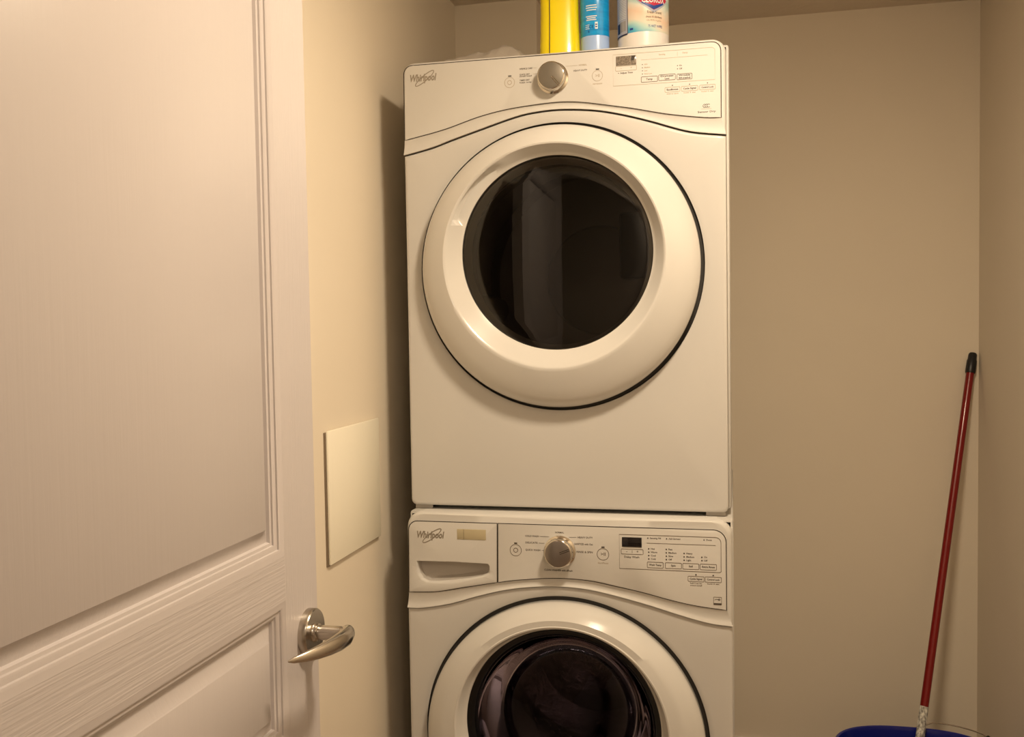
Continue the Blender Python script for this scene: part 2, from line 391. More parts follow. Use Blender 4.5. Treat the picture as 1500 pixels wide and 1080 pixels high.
# ------------------------------------------------------------------ access hatch on the left wall
t = thing('access_panel', 'square cream plastic access hatch on the tan wall between door and dryer', 'hatch', (XL, -0.140, 0.9145))
bm = bmesh.new(); add_box(bm, 0.003, 0.009, -0.1385, 0.1385, 0.0, 0.2635, 0.0022); finish('cover_plate', bm, 'panel_cream', t)
bm = bmesh.new(); add_box(bm, 0.0, 0.003, -0.1415, 0.136, -0.003, 0.2605); finish('frame_shade', bm, 'hatch_shade', t)  # offset frame, painted as the shadowed gap left of and below the plate

# ------------------------------------------------------------------ appliance builders
def cabinet(x0, x1, y0, y1, z0, z1, parent):
    """sheet-metal case, open towards the front panel that closes it"""
    bm = bmesh.new(); add_box(bm, x0, x1, y0, y1, z0, z1, 0.006)
    bmesh.ops.delete(bm, geom=[f for f in bm.faces if f.calc_center_median().y < y0+0.0005], context='FACES')
    return finish('cabinet', bm, 'cabinet_side', parent)
def lofted_band(name, top, bot, prof, m, parent):
    """moulded strip between two curves with the same x samples; prof = [(t, y)]"""
    bm = bmesh.new()
    loft(bm, [[(xa+(xb-xa)*t, y, za+(zb-za)*t) for (xa, za), (xb, zb) in zip(top, bot)] for t, y in prof], False)
    return finish(name, bm, m, parent)

def porthole(parent, cx, cz, lipx, lipz, gx, gz, y0, grip, glass, R=0.297, RL=0.231, RG=0.206, lipY=-0.062, gY=-0.036):
    """round eccentric door: outer rim, bulged ring, lip, bevel to the window"""
    n = 160; loops = []
    def cir(x, z, r, y): return [(x+r*math.cos(2*math.pi*i/n), y0+y, z+r*math.sin(2*math.pi*i/n)) for i in range(n)]
    mixl = lambda f, r, y: cir(cx+(lipx-cx)*f, cz+(lipz-cz)*f, r, y)
    loops += [cir(cx, cz, R-0.03, 0.009), cir(cx, cz, R-0.003, 0.008), cir(cx, cz, R, 0.004), cir(cx, cz, R, -0.014), cir(cx, cz, R-0.002, -0.022), mixl(0.05, R-0.007, -0.030), mixl(0.2, R-0.017, -0.039), mixl(0.45, R-0.033, -0.048), mixl(0.72, R-0.049, -0.056), mixl(0.9, RL+0.006, lipY+0.0018), mixl(1.0, RL+0.0015, lipY), mixl(1.0, RL-0.0015, lipY+0.001)]
    for f, push in ((0.12, 0.0), (0.5, 1.0), (0.82, 1.0), (1.0, 0.0)):
        row = []
        for i in range(n):
            a = 360.0*i/n; g = 0.0
            if grip and grip[0] < a < grip[1]:
                e = min(a-grip[0], 14.0)/14.0; g = e*push
            r = RL-0.0015 + (RG-RL+0.0015)*f + 0.013*g; y = lipY+0.001+(gY-lipY)*f + 0.004*g
            x = lipx+(gx-lipx)*f; z = lipz+(gz-lipz)*f
            row.append((x+r*math.cos(math.radians(a)), y0+y, z+r*math.sin(math.radians(a))))
        loops.append(row)
    loops.append(cir(gx, gz, RG-0.004, gY+0.004)); loops.append(cir(gx, gz, RG-0.004, 0.0))
    loops.append(cir(gx, gz, RG+0.01, 0.009))
    bm = bmesh.new(); loft(bm, loops)
    d = finish('door', bm, 'door_white', parent)
    return d

def knob(parent, cx, cz, y, ang, r=0.0295, depth=0.026, two=False):
    k = lathe_y('control_knob', [(r+0.0035, y), (r+0.0035, y-0.003), (r+0.001, y-0.0045), (r-0.001, y-0.006), (r, y-0.008), (r, y-depth+0.003), (r-0.001, y-depth+0.001), (r-0.003, y-depth)], cx, cz, 'chrome', parent, n=64)
    lathe_y('knob_face', [(r-0.003, y-depth), (r-0.0042, y-depth-0.0006), (0.001, y-depth-0.0009)], cx, cz, 'knob_face' if two else 'knob_matte', k, n=64)
    a = math.radians(ang); c, s = math.cos(a), math.sin(a)
    for off in (-0.0017, 0.0017):
        p = [(cx+c*t-s*off, cz+s*t+c*off) for t in (0.004, 0.012, 0.0195, r-0.004)]
        ribbon('knob_pointer', p, 0.0011, y-depth-0.0009, 'print_dark' if two else 'chrome', k, closed=False, thick=0.0006)
    return k

def logo(parent, x, z, y, wdt):
    """raised script wordmark crossed by a tilted ring"""
    g = text('Whirlpool', x+wdt/2, z, y, parent, 0.0205, 'CENTER', 'logo_grey', width=wdt, bold=0.0008, shear=0.25, name='brand_lettering')
    pts = []
    for k in range(40):
        a = 2*math.pi*k/40; u, v = 0.0255*math.cos(a), 0.0058*math.sin(a); th = math.radians(36)
        pts.append((x+wdt*0.58+u*math.cos(th)-v*math.sin(th), z-0.001+u*math.sin(th)+v*math.cos(th)))
    ribbon('brand_ring', pts, 0.0018, y, 'logo_grey', parent)

# ================================================================== DRYER
dr = thing('clothes_dryer', 'white front-loading clothes dryer with dark round window, stacked on the washing machine', 'dryer', (0, 0, 0))
DZ0, DZ1 = 0.985, 1.950
cabinet(-0.001, 0.6925, 0.022, 0.695, DZ0+0.004, DZ1-0.006, dr)
seam = spline([(0.0, 1.7525), (0.0235, 1.7572), (0.0672, 1.7671), (0.1106, 1.7808), (0.1671, 1.7973), (0.241, 1.8184), (0.2855, 1.8270), (0.3455, 1.8302), (0.4175, 1.8241), (0.4742, 1.8120), (0.5344, 1.7942), (0.6115, 1.7687), (0.6860, 1.7570)], 61)
pbot = spline([(0.0030, 1.7842), (0.0923, 1.8023), (0.1732, 1.8253), (0.2422, 1.8375), (0.3304, 1.8439), (0.3868, 1.8414), (0.4466, 1.8311), (0.5015, 1.8205), (0.5694, 1.8050), (0.6419, 1.7935), (0.6765, 1.7912)], 61)
CX, CZ, R = 0.338, 1.500, 0.296
# lower front with the round door opening
poly = [(x, z-0.0016) for x, z in seam][::-1] + arc(0.012, DZ0+0.012, 0.012, 180, 270, 5) + arc(0.674, DZ0+0.012, 0.012, 270, 360, 5)
fp = radial_plate('front_panel', poly, CX, CZ, [(0, 0.024), (0, 0.006), (0.0015, 0.0022), (0.005, 0.0004), (0.009, 0.0)], [(R+0.020, 0.0), (R+0.013, 0.0008), (R+0.0080, 0.0022), (R+0.0072, 0.014), (R-0.03, 0.015)], 'enamel', dr)
# console
cpoly = seam[::-1] + arc(0.023, 1.927, 0.023, 180, 90, 7) + arc(0.660, 1.924, 0.026, 90, 0, 7)
con = radial_plate('console', cpoly, 0.345, 1.888, [(0, 0.075), (0, 0.008), (0.0018, 0.003), (0.0055, 0.0006), (0.009, 0.0)], [], 'plastic_white', dr, cap=True)
lofted_band('console_lip', pbot, seam, [(-0.04, -0.0005), (0.0, -0.0030), (0.10, -0.0022), (0.3, -0.0010), (0.55, -0.0008), (0.78, -0.0016), (0.92, -0.0028), (0.985, -0.0030), (1.0, -0.0022), (1.0, 0.004)], 'plastic_white', con)
ppoly = pbot[::-1] + arc(0.0225, 1.9255, 0.0185, 180, 90, 6) + arc(0.6585, 1.9255, 0.018, 90, 0, 6)
pan = radial_plate('control_panel', ppoly, 0.345, 1.888, [(0, 0.001), (0, -0.0022), (0.0012, -0.0034), (0.003, -0.0038)], [], 'plastic_white', dr, cap=True)
PY = -0.0039
ribbon('panel_gap', ppoly, 0.0016, -0.0028, 'gap', pan, thick=0.0010)
ribbon('console_gap', [(x, z-0.0008) for x, z in seam], 0.0014, 0.0012, 'gap', con, closed=False, thick=0.001)
logo(pan, 0.0165, 1.9155, PY, 0.060)
knob(dr, 0.3325, 1.8945, PY, -50)
for x, z, s in ((0.2394, 1.8921, 'o'), (0.4260, 1.8927, '')):
    ring(x, z, PY, 0.0108, 'print_soft', pan); bm = bmesh.new(); add_box(bm, x-0.003, x+0.004, PY-0.0004, PY, z+0.0125, z+0.0145); finish('indicator_light', bm, 'print_dark', pan)
ring(0.2394, 1.8921, PY, 0.0042, 'print_soft', pan, 'button_symbol', 0.0011)
text('>II', 0.4265, 1.8927, PY, pan, 0.009, 'CENTER', 'print_soft', name='button_symbol')
text('start/pause', 0.4260, 1.8765, PY, pan, 0.0042, 'CENTER', 'print_soft', width=0.020)
for z, s, wd in ((1.9185, 'WRINKLE CARE', 0.028), (1.9065, 'QUICK DRY', 0.022), (1.9030, 'small load', 0.026), (1.8945, 'TIMED DRY', 0.022), (1.8900, 'heat only', 0.026)):
    sz = 0.0048 if s.isupper() else 0.0036
    text(s, 0.2610, z, PY, pan, sz, 'LEFT', 'print', width=wd)
for z in (1.9185, 1.9065): ribbon('guide_line', [(0.2905, z), (0.2985, z)], 0.0005, PY, 'print_soft', pan, closed=False)
text('NORMAL', 0.4045, 1.9170, PY, pan, 0.0048, 'RIGHT', 'print_soft', width=0.017)
ribbon('guide_line', [(0.3600, 1.9170), (0.3850, 1.9170)], 0.0005, PY, 'print_soft', pan, closed=False)
text('HEAVY DUTY', 0.4050, 1.9062, PY, pan, 0.0048, 'RIGHT', 'print', width=0.029)
# right-hand cluster
DW = [(0.4588, 1.9325), (0.6600, 1.9325), (0.6645, 1.9290), (0.6645, 1.8680), (0.4588, 1.8690)]
ribbon('panel_outline', DW, 0.0007, PY, 'print_soft', pan)
bm = bmesh.new(); add_box(bm, 0.4650, 0.5065, PY-0.0008, PY, 1.9097, 1.9288, 0.0003); finish('display', bm, 'display_glare', pan)
bm = bmesh.new(); bm.faces.new([bm.verts.new(p) for p in ((0.497, PY-0.001, 1.9280), (0.5050, PY-0.001, 1.9280), (0.5015, PY-0.001, 1.9180), (0.4960, PY-0.001, 1.9185))]); finish('display_dark_wedge', bm, 'print_dark', pan)  # dark wedge beside the glare painted on the display
button(0.4640, 0.5070, 1.8990, 1.9085, PY, pan, '', m='print_soft')
text('-', 0.4755, 1.9040, PY, pan, 0.007, 'CENTER', 'print_soft'); text('+', 0.4960, 1.9040, PY, pan, 0.007, 'CENTER', 'print_soft')
dot(0.4700, 1.8943, PY, 0.0009, 'print', pan); text('Adjust Time', 0.4735, 1.8943, PY, pan, 0.0048, 'LEFT', 'print', width=0.026)
ribbon('guide_line', [(0.5165, 1.9180), (0.6500, 1.9180)], 0.0005, PY, 'print_soft', pan, closed=False)
ribbon('guide_line', [(0.5900, 1.9290), (0.5900, 1.9205)], 0.0005, PY, 'print_soft', pan, closed=False)
text('Sensing', 0.5525, 1.9260, PY, pan, 0.0044, 'LEFT', 'print_soft'); text('Damp', 0.6000, 1.9260, PY, pan, 0.0044, 'LEFT', 'print_soft')
for i, s in enumerate(('High', 'Medium', 'Low', 'Extra Low')):
    dot(0.5190, 1.9085-i*0.0064, PY, 0.0009, 'print' if i < 3 else 'print_dark', pan); text(s, 0.5225, 1.9085-i*0.0064, PY, pan, 0.0038, 'LEFT', 'print_soft')
for i, s in enumerate(('On', 'Off')):
    dot(0.5900, 1.9010-i*0.0064, PY, 0.0010, 'print_dark', pan); text(s, 0.5935, 1.9010-i*0.0064, PY, pan, 0.0042, 'LEFT', 'print')
button(0.5165, 0.5495, 1.8725, 1.8835, PY, pan, 'Temp'); button(0.5520, 0.5855, 1.8735, 1.8850, PY, pan, 'Dryness\nLevel', 0.0045); button(0.5890, 0.6190, 1.8725, 1.8840, PY, pan, 'Wrinkle\nShield', 0.0045)
for x0, x1, s, t2 in ((0.5645, 0.5945, 'EcoBoost', 'energy save'), (0.5975, 0.6305, 'Cycle Signal', 'hold 3 sec'), (0.6340, 0.6650, 'Control Lock', 'hold 3 sec')):
    button(x0, x1, 1.8490, 1.8585, PY, pan, s, 0.0048, 'print_soft'); dot((x0+x1)/2, 1.8620, PY, 0.0011, 'print_dark', pan)
    text(t2, (x0+x1)/2, 1.8455, PY, pan, 0.0036, 'CENTER', 'print_soft', width=0.024)
for k, off in enumerate((-0.004, 0.0, 0.004)):
    ribbon('emblem_mark', arc(0.6475+off, 1.8165, 0.0032, 40, 320, 10), 0.0009, PY, 'print', pan, closed=False)
ribbon('guide_line', [(0.6370, 1.8105), (0.6575, 1.8105)], 0.0005, PY, 'print_soft', pan, closed=False)
text('Sensor Dry', 0.6475, 1.8045, PY, pan, 0.0052, 'CENTER', 'print_dark', width=0.036, bold=0.0001)
lathe_y('door_gap', [(R+0.0075, 0.003), (R+0.006, 0.0085), (R-0.002, 0.009)], CX, CZ, 'rubber', dr, n=128, cap1=False)
# round door with window
door_d = porthole(dr, CX, CZ, 0.3345, 1.5196, 0.3380, 1.5280, 0.0, (119, 161), True, R=R)
n = 72
def window(parent, gx, gz, r, y, m, bulge):
    return lathe_y('window_glass', [(r, y+0.002), (r*0.97, y), (r*0.8, y-bulge*0.4), (r*0.5, y-bulge*0.8), (r*0.2, y-bulge), (0.002, y-bulge*1.02)], gx, gz, m, parent, n=96)
window(door_d, 0.338, 1.528, 0.2025, -0.030, 'glass_dryer', 0.004)
lathe_y('window_rim', [(0.2020, -0.018), (0.1985, -0.019), (0.193, -0.012), (0.196, -0.004), (0.190, 0.004), (0.194, 0.012), (0.205, 0.014)], 0.338, 1.526, 'pale_rim', door_d, cap1=False)
lathe_y('door_liner', [(0.266, 0.012), (0.235, 0.055), (0.196, 0.060), (0.192, 0.050), (0.196, 0.014)], 0.338, 1.516, 'dark_plastic', door_d, cap1=False)
drm = lathe_y('drum', [(0.30, 0.075), (0.305, 0.085), (0.305, 0.30), (0.303, 0.302), (0.303, 0.31), (0.305, 0.312), (0.305, 0.60), (0.285, 0.622), (0.15, 0.63), (0.145, 0.62), (0.03, 0.615)], 0.345, 1.50, 'drum', dr, n=96)
for a in (75, 195, 315):
    ca, sa = math.cos(math.radians(a)), math.sin(math.radians(a)); bm = bmesh.new()
    loft(bm, [[(0.345+ca*r_-sa*u, y, 1.50+sa*r_+ca*u) for r_, u in ((0.304, -0.045), (0.268, -0.022), (0.262, 0.0), (0.268, 0.022), (0.304, 0.045))] for y in (0.10, 0.12, 0.57, 0.59)], False)
    finish('drum_baffle', bm, 'drum', drm)
bm = bmesh.new(); add_box(bm, 0.40, 0.50, 0.60, 0.612, 1.50, 1.68, 0.01); finish('air_grille', bm, 'dark_plastic', drm)
# feet and stacking brackets
for x in (0.035, 0.651):
    for y in (0.05, 0.65):
        lathe_z('foot', [(0.016, 0.9762), (0.018, 0.979), (0.012, 0.984), (0.012, 0.992)], 'rubber', dr, n=20, cx=x, cy=y)
for x in (0.006, 0.640):
    bm = bmesh.new(); add_box(bm, x, x+0.04, 0.012, 0.016, 0.9762, 0.990, 0.001); finish('stacking_bracket', bm, 'pocket', dr)

# ================================================================== WASHER
ws = thing('washing_machine', 'white front-loading washing machine with dark porthole standing on the floor under the dryer', 'washing machine', (0, 0, 0))
WY, WX0, WX1, WT = -0.040, 0.001, 0.693, 0.9760
cabinet(WX0+0.001, WX1+0.0025, WY+0.022, 0.695, 0.022, 0.9758, ws)
wseam = spline([(WX0, 0.7668), (0.0361, 0.7683), (0.0982, 0.7803), (0.1596, 0.7996), (0.2201, 0.8157), (0.2797, 0.8250), (0.3384, 0.8284), (0.3963, 0.8252), (0.4533, 0.8149), (0.5236, 0.7982), (0.5929, 0.7790), (0.6475, 0.7664), (WX1, 0.7622)], 61)
wbot = spline([(0.0054, 0.8018), (0.0692, 0.8055), (0.1307, 0.8172), (0.2004, 0.8306), (0.2512, 0.8387), (0.3277, 0.8457), (0.3971, 0.8440), (0.4540, 0.8346), (0.5102, 0.8244), (0.5658, 0.8114), (0.6206, 0.8014), (0.6810, 0.7953)], 61)
WCX, WCZ, WR = 0.343, 0.502, 0.296
poly = [(x, z-0.001) for x, z in wseam][::-1] + arc(WX0+0.008, 0.098, 0.008, 180, 270, 4) + arc(WX1-0.008, 0.098, 0.008, 270, 360, 4)
radial_plate('front_panel', poly, WCX, WCZ, [(0, WY+0.024), (0, WY+0.006), (0.0015, WY+0.0022), (0.005, WY+0.0004), (0.009, WY)], [(WR+0.020, WY), (WR+0.012, WY+0.001), (WR+0.0085, WY+0.003), (WR+0.008, WY+0.016), (WR-0.02, WY+0.017)], 'enamel', ws)
lathe_y('door_gap', [(WR+0.009, WY+0.004), (WR+0.007, WY+0.008), (WR-0.002, WY+0.0085)], WCX, WCZ, 'rubber', ws, n=128, cap1=False)
box('kick_panel', WX0+0.002, WX1-0.002, WY+0.004, WY+0.02, 0.020, 0.0885, 'enamel', ws, bev=0.003)
for x in (0.05, 0.645):
    for y in (0.03, 0.65):
        lathe_z('foot', [(0.02, 0.0), (0.022, 0.006), (0.012, 0.012), (0.010, 0.024)], 'rubber', ws, n=20, cx=x, cy=y)
pk = [(0.0254, 0.8712), (0.0265, 0.8560), (0.0300, 0.8440), (0.0380, 0.8325), (0.0500, 0.8272), (0.0700, 0.8275), (0.1000, 0.8308), (0.1400, 0.8368), (0.1700, 0.8432), (0.1820, 0.8490), (0.1862, 0.8570), (0.1862, 0.8660), (0.1830, 0.8705), (0.1600, 0.8712), (0.1000, 0.8713), (0.0600, 0.8713)]
cpoly = wseam[::-1] + arc(WX0+0.032, WT-0.032, 0.032, 180, 90, 7) + arc(WX1-0.032, WT-0.032, 0.032, 90, 0, 7)
con = radial_plate('console', cpoly, 0.345, 0.893, [(0, WY+0.10), (0, WY+0.012), (0.002, WY+0.005), (0.0055, WY+0.0014), (0.010, WY)], [], 'plastic_white', ws, cap=True, hole=[(0.105+(x-0.105)*1.02, 0.853+(z-0.853)*1.03) for x, z in pk])
lofted_band('console_lip', wbot, wseam, [(-0.03, WY-0.0005), (0.0, WY-0.0036), (0.08, WY-0.0030), (0.3, WY-0.0010), (0.6, WY-0.0006), (0.8, WY-0.0018), (0.92, WY-0.0040), (0.98, WY-0.0044), (1.0, WY-0.0034), (1.0, WY+0.004)], 'plastic_white', con)
# control panel and detergent drawer share the top strip; a joint parts them
XD = 0.2045
tl = [p for p in wbot if p[0] < XD-0.001]; tr = [p for p in wbot if p[0] > XD+0.001]
zj = float(np.interp(XD, [p[0] for p in wbot], [p[1] for p in wbot]))
ppoly = ([(XD+0.0007, zj)] + tr)[::-1] + [(XD+0.0027, 0.9585)] + arc(0.6560, 0.9335, 0.025, 90, 0, 7)
pan = radial_plate('control_panel', ppoly, 0.44, 0.893, [(0, WY+0.001), (0, WY-0.0024), (0.0010, WY-0.0036), (0.0025, WY-0.0040)], [], 'plastic_white', ws, cap=True)
PY = WY-0.0041
ribbon('panel_gap', ppoly, 0.0016, WY-0.0030, 'gap', pan, thick=0.0010)
dpoly = (tl + [(XD-0.0007, zj)])[::-1] + arc(0.0275, 0.9385, 0.020, 180, 90, 6) + [(XD+0.0012, 0.9585)]
# drawer front with a scooped hand pocket
pcx, pcz = 0.105, 0.856
angs = sorted([2*math.pi*i/120 for i in range(120)] + [math.atan2(z-pcz, x-pcx) % (2*math.pi) for x, z in dpoly+pk])
A = [angs[0]]
for a in angs[1:]:
    if a-A[-1] > 1e-4: A.append(a)
RO = [ray_poly(dpoly, pcx, pcz, a) for a in A]; RI = [ray_poly(pk, pcx, pcz, a) for a in A]
P = lambda rr, y, dz=0.0: [(pcx+r*math.cos(a), y, pcz+dz+r*math.sin(a)) for a, r in zip(A, rr)]
bm = bmesh.new()
def rlow(k): return [r+k*(0.005+0.004*max(0, -math.sin(a))) if math.sin(a) < 0 else r+k*0.0015 for a, r in zip(A, RI)]
loft(bm, [P(RO, WY+0.001), P(RO, WY-0.0024), P([r-0.001 for r in RO], WY-0.0036), P([r-0.0025 for r in RO], WY-0.0040), P(rlow(1.0), WY-0.0040), P(rlow(0.55), WY-0.0030), P(RI, WY+0.0005), P([r*0.985 for r in RI], WY+0.006)])
drw = finish('detergent_drawer', bm, 'plastic_white', ws)
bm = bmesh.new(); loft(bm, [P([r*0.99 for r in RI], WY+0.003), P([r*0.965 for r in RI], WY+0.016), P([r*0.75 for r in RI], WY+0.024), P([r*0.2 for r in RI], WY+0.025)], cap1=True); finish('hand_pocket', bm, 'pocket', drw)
ribbon('drawer_gap', dpoly, 0.0016, WY-0.0030, 'gap', drw, thick=0.0010)
logo(drw, 0.0245, 0.9285, PY, 0.062)
bm = bmesh.new(); add_box(bm, 0.1170, 0.1808, PY-0.0006, PY+0.0006, 0.9215, 0.9438, 0.0004); st = finish('sticker', bm, 'sticker', drw)
bm = bmesh.new(); add_box(bm, 0.1315, 0.1321, PY-0.0008, PY, 0.9217, 0.9436); finish('sticker_line', bm, 'print', drw)
knob(ws, 0.3405, 0.9035, PY, 22, r=0.0300, two=True)
for x, z in ((0.2455, 0.9025), (0.4310, 0.9005)):
    ring(x, z, PY, 0.0122, 'line', pan); bm = bmesh.new(); add_box(bm, x-0.003, x+0.0035, PY-0.0004, PY, z+0.0138, z+0.0162); finish('indicator_light', bm, 'print_dark', pan)
ring(0.2455, 0.9025, PY, 0.0045, 'line', pan, 'button_symbol', 0.0011)
text('>II', 0.4315, 0.9005, PY, pan, 0.010, 'CENTER', 'line', name='button_symbol')
text('Start/Pause', 0.4310, 0.8820, PY, pan, 0.0045, 'CENTER', 'print_soft', width=0.022)
text('NORMAL', 0.3400, 0.9430, PY, pan, 0.0050, 'CENTER', 'print', width=0.019)
text('CLEAN WASHER with affresh', 0.3365, 0.8630, PY, pan, 0.0055, 'CENTER', 'print_dark', width=0.060)
for z, s, wd in ((0.9335, 'COLD WASH', 0.029), (0.9195, 'DELICATE', 0.026), (0.9040, 'QUICK WASH', 0.032)):
    text(s, 0.2665, z, PY, pan, 0.0055, 'LEFT', 'print', width=wd)
    ribbon('guide_line', [(0.2695+wd, z), (0.318 if z > 0.93 else 0.3075, z)], 0.0006, PY, 'print', pan, closed=False)
for z, s, wd in ((0.9340, 'HEAVY DUTY', 0.032), (0.9200, 'SANITIZE with Oxi', 0.039), (0.9035, 'RINSE & SPIN', 0.034)):
    text(s, 0.4100, z, PY, pan, 0.0055, 'RIGHT', 'print', width=wd)
    if wd < 0.035: ribbon('guide_line', [(0.360 if z > 0.93 else 0.3735, z), (0.4080-wd, z)], 0.0006, PY, 'print', pan, closed=False)
fr = [(0.4652, 0.8725), (0.4652, 0.9435)] + arc(0.6600, 0.9330, 0.0105, 90, 0, 5) + [(0.6705, 0.8735), (0.6680, 0.8720)]
ribbon('panel_outline', fr, 0.0010, PY, 'line', pan)
bm = bmesh.new(); add_box(bm, 0.4708, 0.5113, PY-0.0012, PY, 0.9182, 0.9382, 0.0004); finish('display', bm, 'display', pan)
button(0.4690, 0.5140, 0.9030, 0.9135, PY, pan); ribbon('guide_line', [(0.4915, 0.9110), (0.4915, 0.9055)], 0.0008, PY, 'line', pan, closed=False)
text('-', 0.4805, 0.9085, PY, pan, 0.009, 'CENTER', 'print'); text('+', 0.5025, 0.9085, PY, pan, 0.008, 'CENTER', 'print')
text('Delay Wash', 0.4905, 0.8970, PY, pan, 0.0058, 'CENTER', 'print', width=0.031)
for x, s, wd in ((0.5238, 'Sensing Fill', 0.0225), (0.5620, 'Add Garment', 0.0240), (0.6370, 'Done', 0.011)):
    dot(x, 0.9375, PY, 0.0013, 'print_dark', pan); text(s, x+0.0042, 0.9375, PY, pan, 0.0048, 'LEFT', 'print', width=wd)
ribbon('guide_line', [(0.5215, 0.9272), (0.6600, 0.9272)], 0.0008, PY, 'line', pan, closed=False)
for x, z, L in ((0.5255, 0.9155, ('Hot', 'Warm', 'Cool', 'Cold')), (0.5612, 0.9155, ('Fast', 'Medium', 'Slow', 'Off')), (0.5970, 0.9085, ('Heavy', 'Medium', 'Light')), (0.6325, 0.9020, ('On', 'Off'))):
    for i, s in enumerate(L):
        dot(x, z-i*0.0070, PY, 0.0014, 'print_dark', pan); text(s, x+0.0042, z-i*0.0070, PY, pan, 0.0050, 'LEFT', 'print')
for x0, s in ((0.5222, 'Wash Temp'), (0.5590, 'Spin'), (0.5940, 'Soil'), (0.6290, 'Extra Rinse')):
    button(x0, x0+0.0325, 0.8765, 0.8882, PY, pan, s, 0.0056)
for x0, s, t2 in ((0.6045, 'Cycle Signal', ('hold 3 sec for', 'sound on/off')), (0.6388, 'Control Lock', ('hold 3 sec',))):
    button(x0, x0+0.0320, 0.8515, 0.8622, PY, pan, s, 0.0056); dot(x0+0.016, 0.8655, PY, 0.0015, 'print_dark', pan)
    for i, q in enumerate(t2): text(q, x0+0.016, 0.8478-i*0.0045, PY, pan, 0.0038, 'CENTER', 'line', width=0.024)
# energy emblem
em = ribbon('emblem_mark', frame_pts(0.6552, 0.6708, 0.8058, 0.8215, 0.0005), 0.0008, PY, 'line', pan)
bm = bmesh.new(); add_box(bm, 0.6555, 0.6705, PY-0.0004, PY, 0.8060, 0.8092); finish('emblem_mark', bm, 'print', pan)
ribbon('emblem_mark', arc(0.6615, 0.8110, 0.0062, 40, 130, 6), 0.0009, PY, 'print', pan, closed=False)
text('*', 0.6665, 0.8140, PY, pan, 0.012, 'CENTER', 'print', name='emblem_mark')
# porthole
door_w = porthole(ws, WCX, WCZ, 0.3440, 0.5330, 0.3455, 0.5420, WY, None, True, R=WR, RL=0.224, RG=0.209, lipY=-0.058, gY=-0.040)
lathe_y('window_glass', [(0.1868, WY-0.010), (0.184, WY+0.008), (0.176, WY+0.030), (0.160, WY+0.070), (0.140, WY+0.098), (0.105, WY+0.116), (0.06, WY+0.124), (0.002, WY+0.126)], 0.3455, 0.540, 'glass_washer', door_w, n=128)
lathe_y('window_rim', [(0.2065, WY-0.037), (0.2045, WY-0.0345), (0.197, WY-0.032), (0.190, WY-0.026), (0.186, WY-0.016), (0.1875, WY-0.004)], 0.3455, 0.541, 'black_gloss', door_w, n=128, cap1=False)
lathe_y('door_liner', [(0.2045, WY-0.033), (0.2012, WY-0.010), (0.187, WY+0.030), (0.172, WY+0.074), (0.160, WY+0.10)], 0.3455, 0.540, 'dark_plastic', door_w, n=96, cap1=False)
lathe_y('door_seal', [(0.262, WY+0.016), (0.228, WY+0.030), (0.205, WY+0.050), (0.198, WY+0.075), (0.212, WY+0.10), (0.24, WY+0.12)], 0.3455, 0.524, 'gasket', ws, n=96, cap1=False)
drm = lathe_y('drum', [(0.24, 0.085), (0.255, 0.10), (0.258, 0.12), (0.258, 0.46), (0.235, 0.485), (0.16, 0.480), (0.15, 0.47), (0.03, 0.455)], 0.3455, 0.515, 'drum_steel', ws, n=96)
for a in (30, 150, 270):
    ca, sa = math.cos(math.radians(a)), math.sin(math.radians(a)); bm = bmesh.new()
    loft(bm, [[(0.3455+ca*r_-sa*u, y, 0.515+sa*r_+ca*u) for r_, u in ((0.257, -0.04), (0.215, -0.018), (0.208, 0.0), (0.215, 0.018), (0.257, 0.04))] for y in (0.13, 0.15, 0.43, 0.45)], False)
    finish('drum_baffle', bm, 'drum_steel', drm)

# ================================================================== things on top of the dryer (its top is at 1.938)
TOP = DZ1-0.0055
# yellow jug
yb = thing('yellow_bottle', 'glossy yellow plastic bottle with a dark vertical seam standing on the dryer', 'bottle', (0.322, 0.150, TOP))
PB = [(0.040, 0.0), (0.0445, 0.003), (0.0465, 0.012), (0.0465, 0.035), (0.0452, 0.07), (0.0440, 0.11), (0.0435, 0.16), (0.042, 0.185), (0.036, 0.205), (0.022, 0.222), (0.016, 0.228), (0.016, 0.24)]
lathe_z('body', PB, 'yellow', yb, n=72, sx=0.98, sy=0.78, power=3.2, rot=math.radians(10))
pts = []
for r_, z in PB[2:10]:
    a = math.radians(250); c, s = math.cos(a), math.sin(a)
    x = math.copysign(abs(c)**(2/3.2), c)*r_*0.98; y = math.copysign(abs(s)**(2/3.2), s)*r_*0.78; q = math.radians(10)
    pts.append((x*math.cos(q)-y*math.sin(q), x*math.sin(q)+y*math.cos(q)-0.0004, z))
tube('seam', pts, 0.0011, 'yellow_deep', yb, n=8)
lathe_z('cap', [(0.020, 0.231), (0.021, 0.233), (0.021, 0.255), (0.019, 0.259)], 'white_print', yb, n=40)
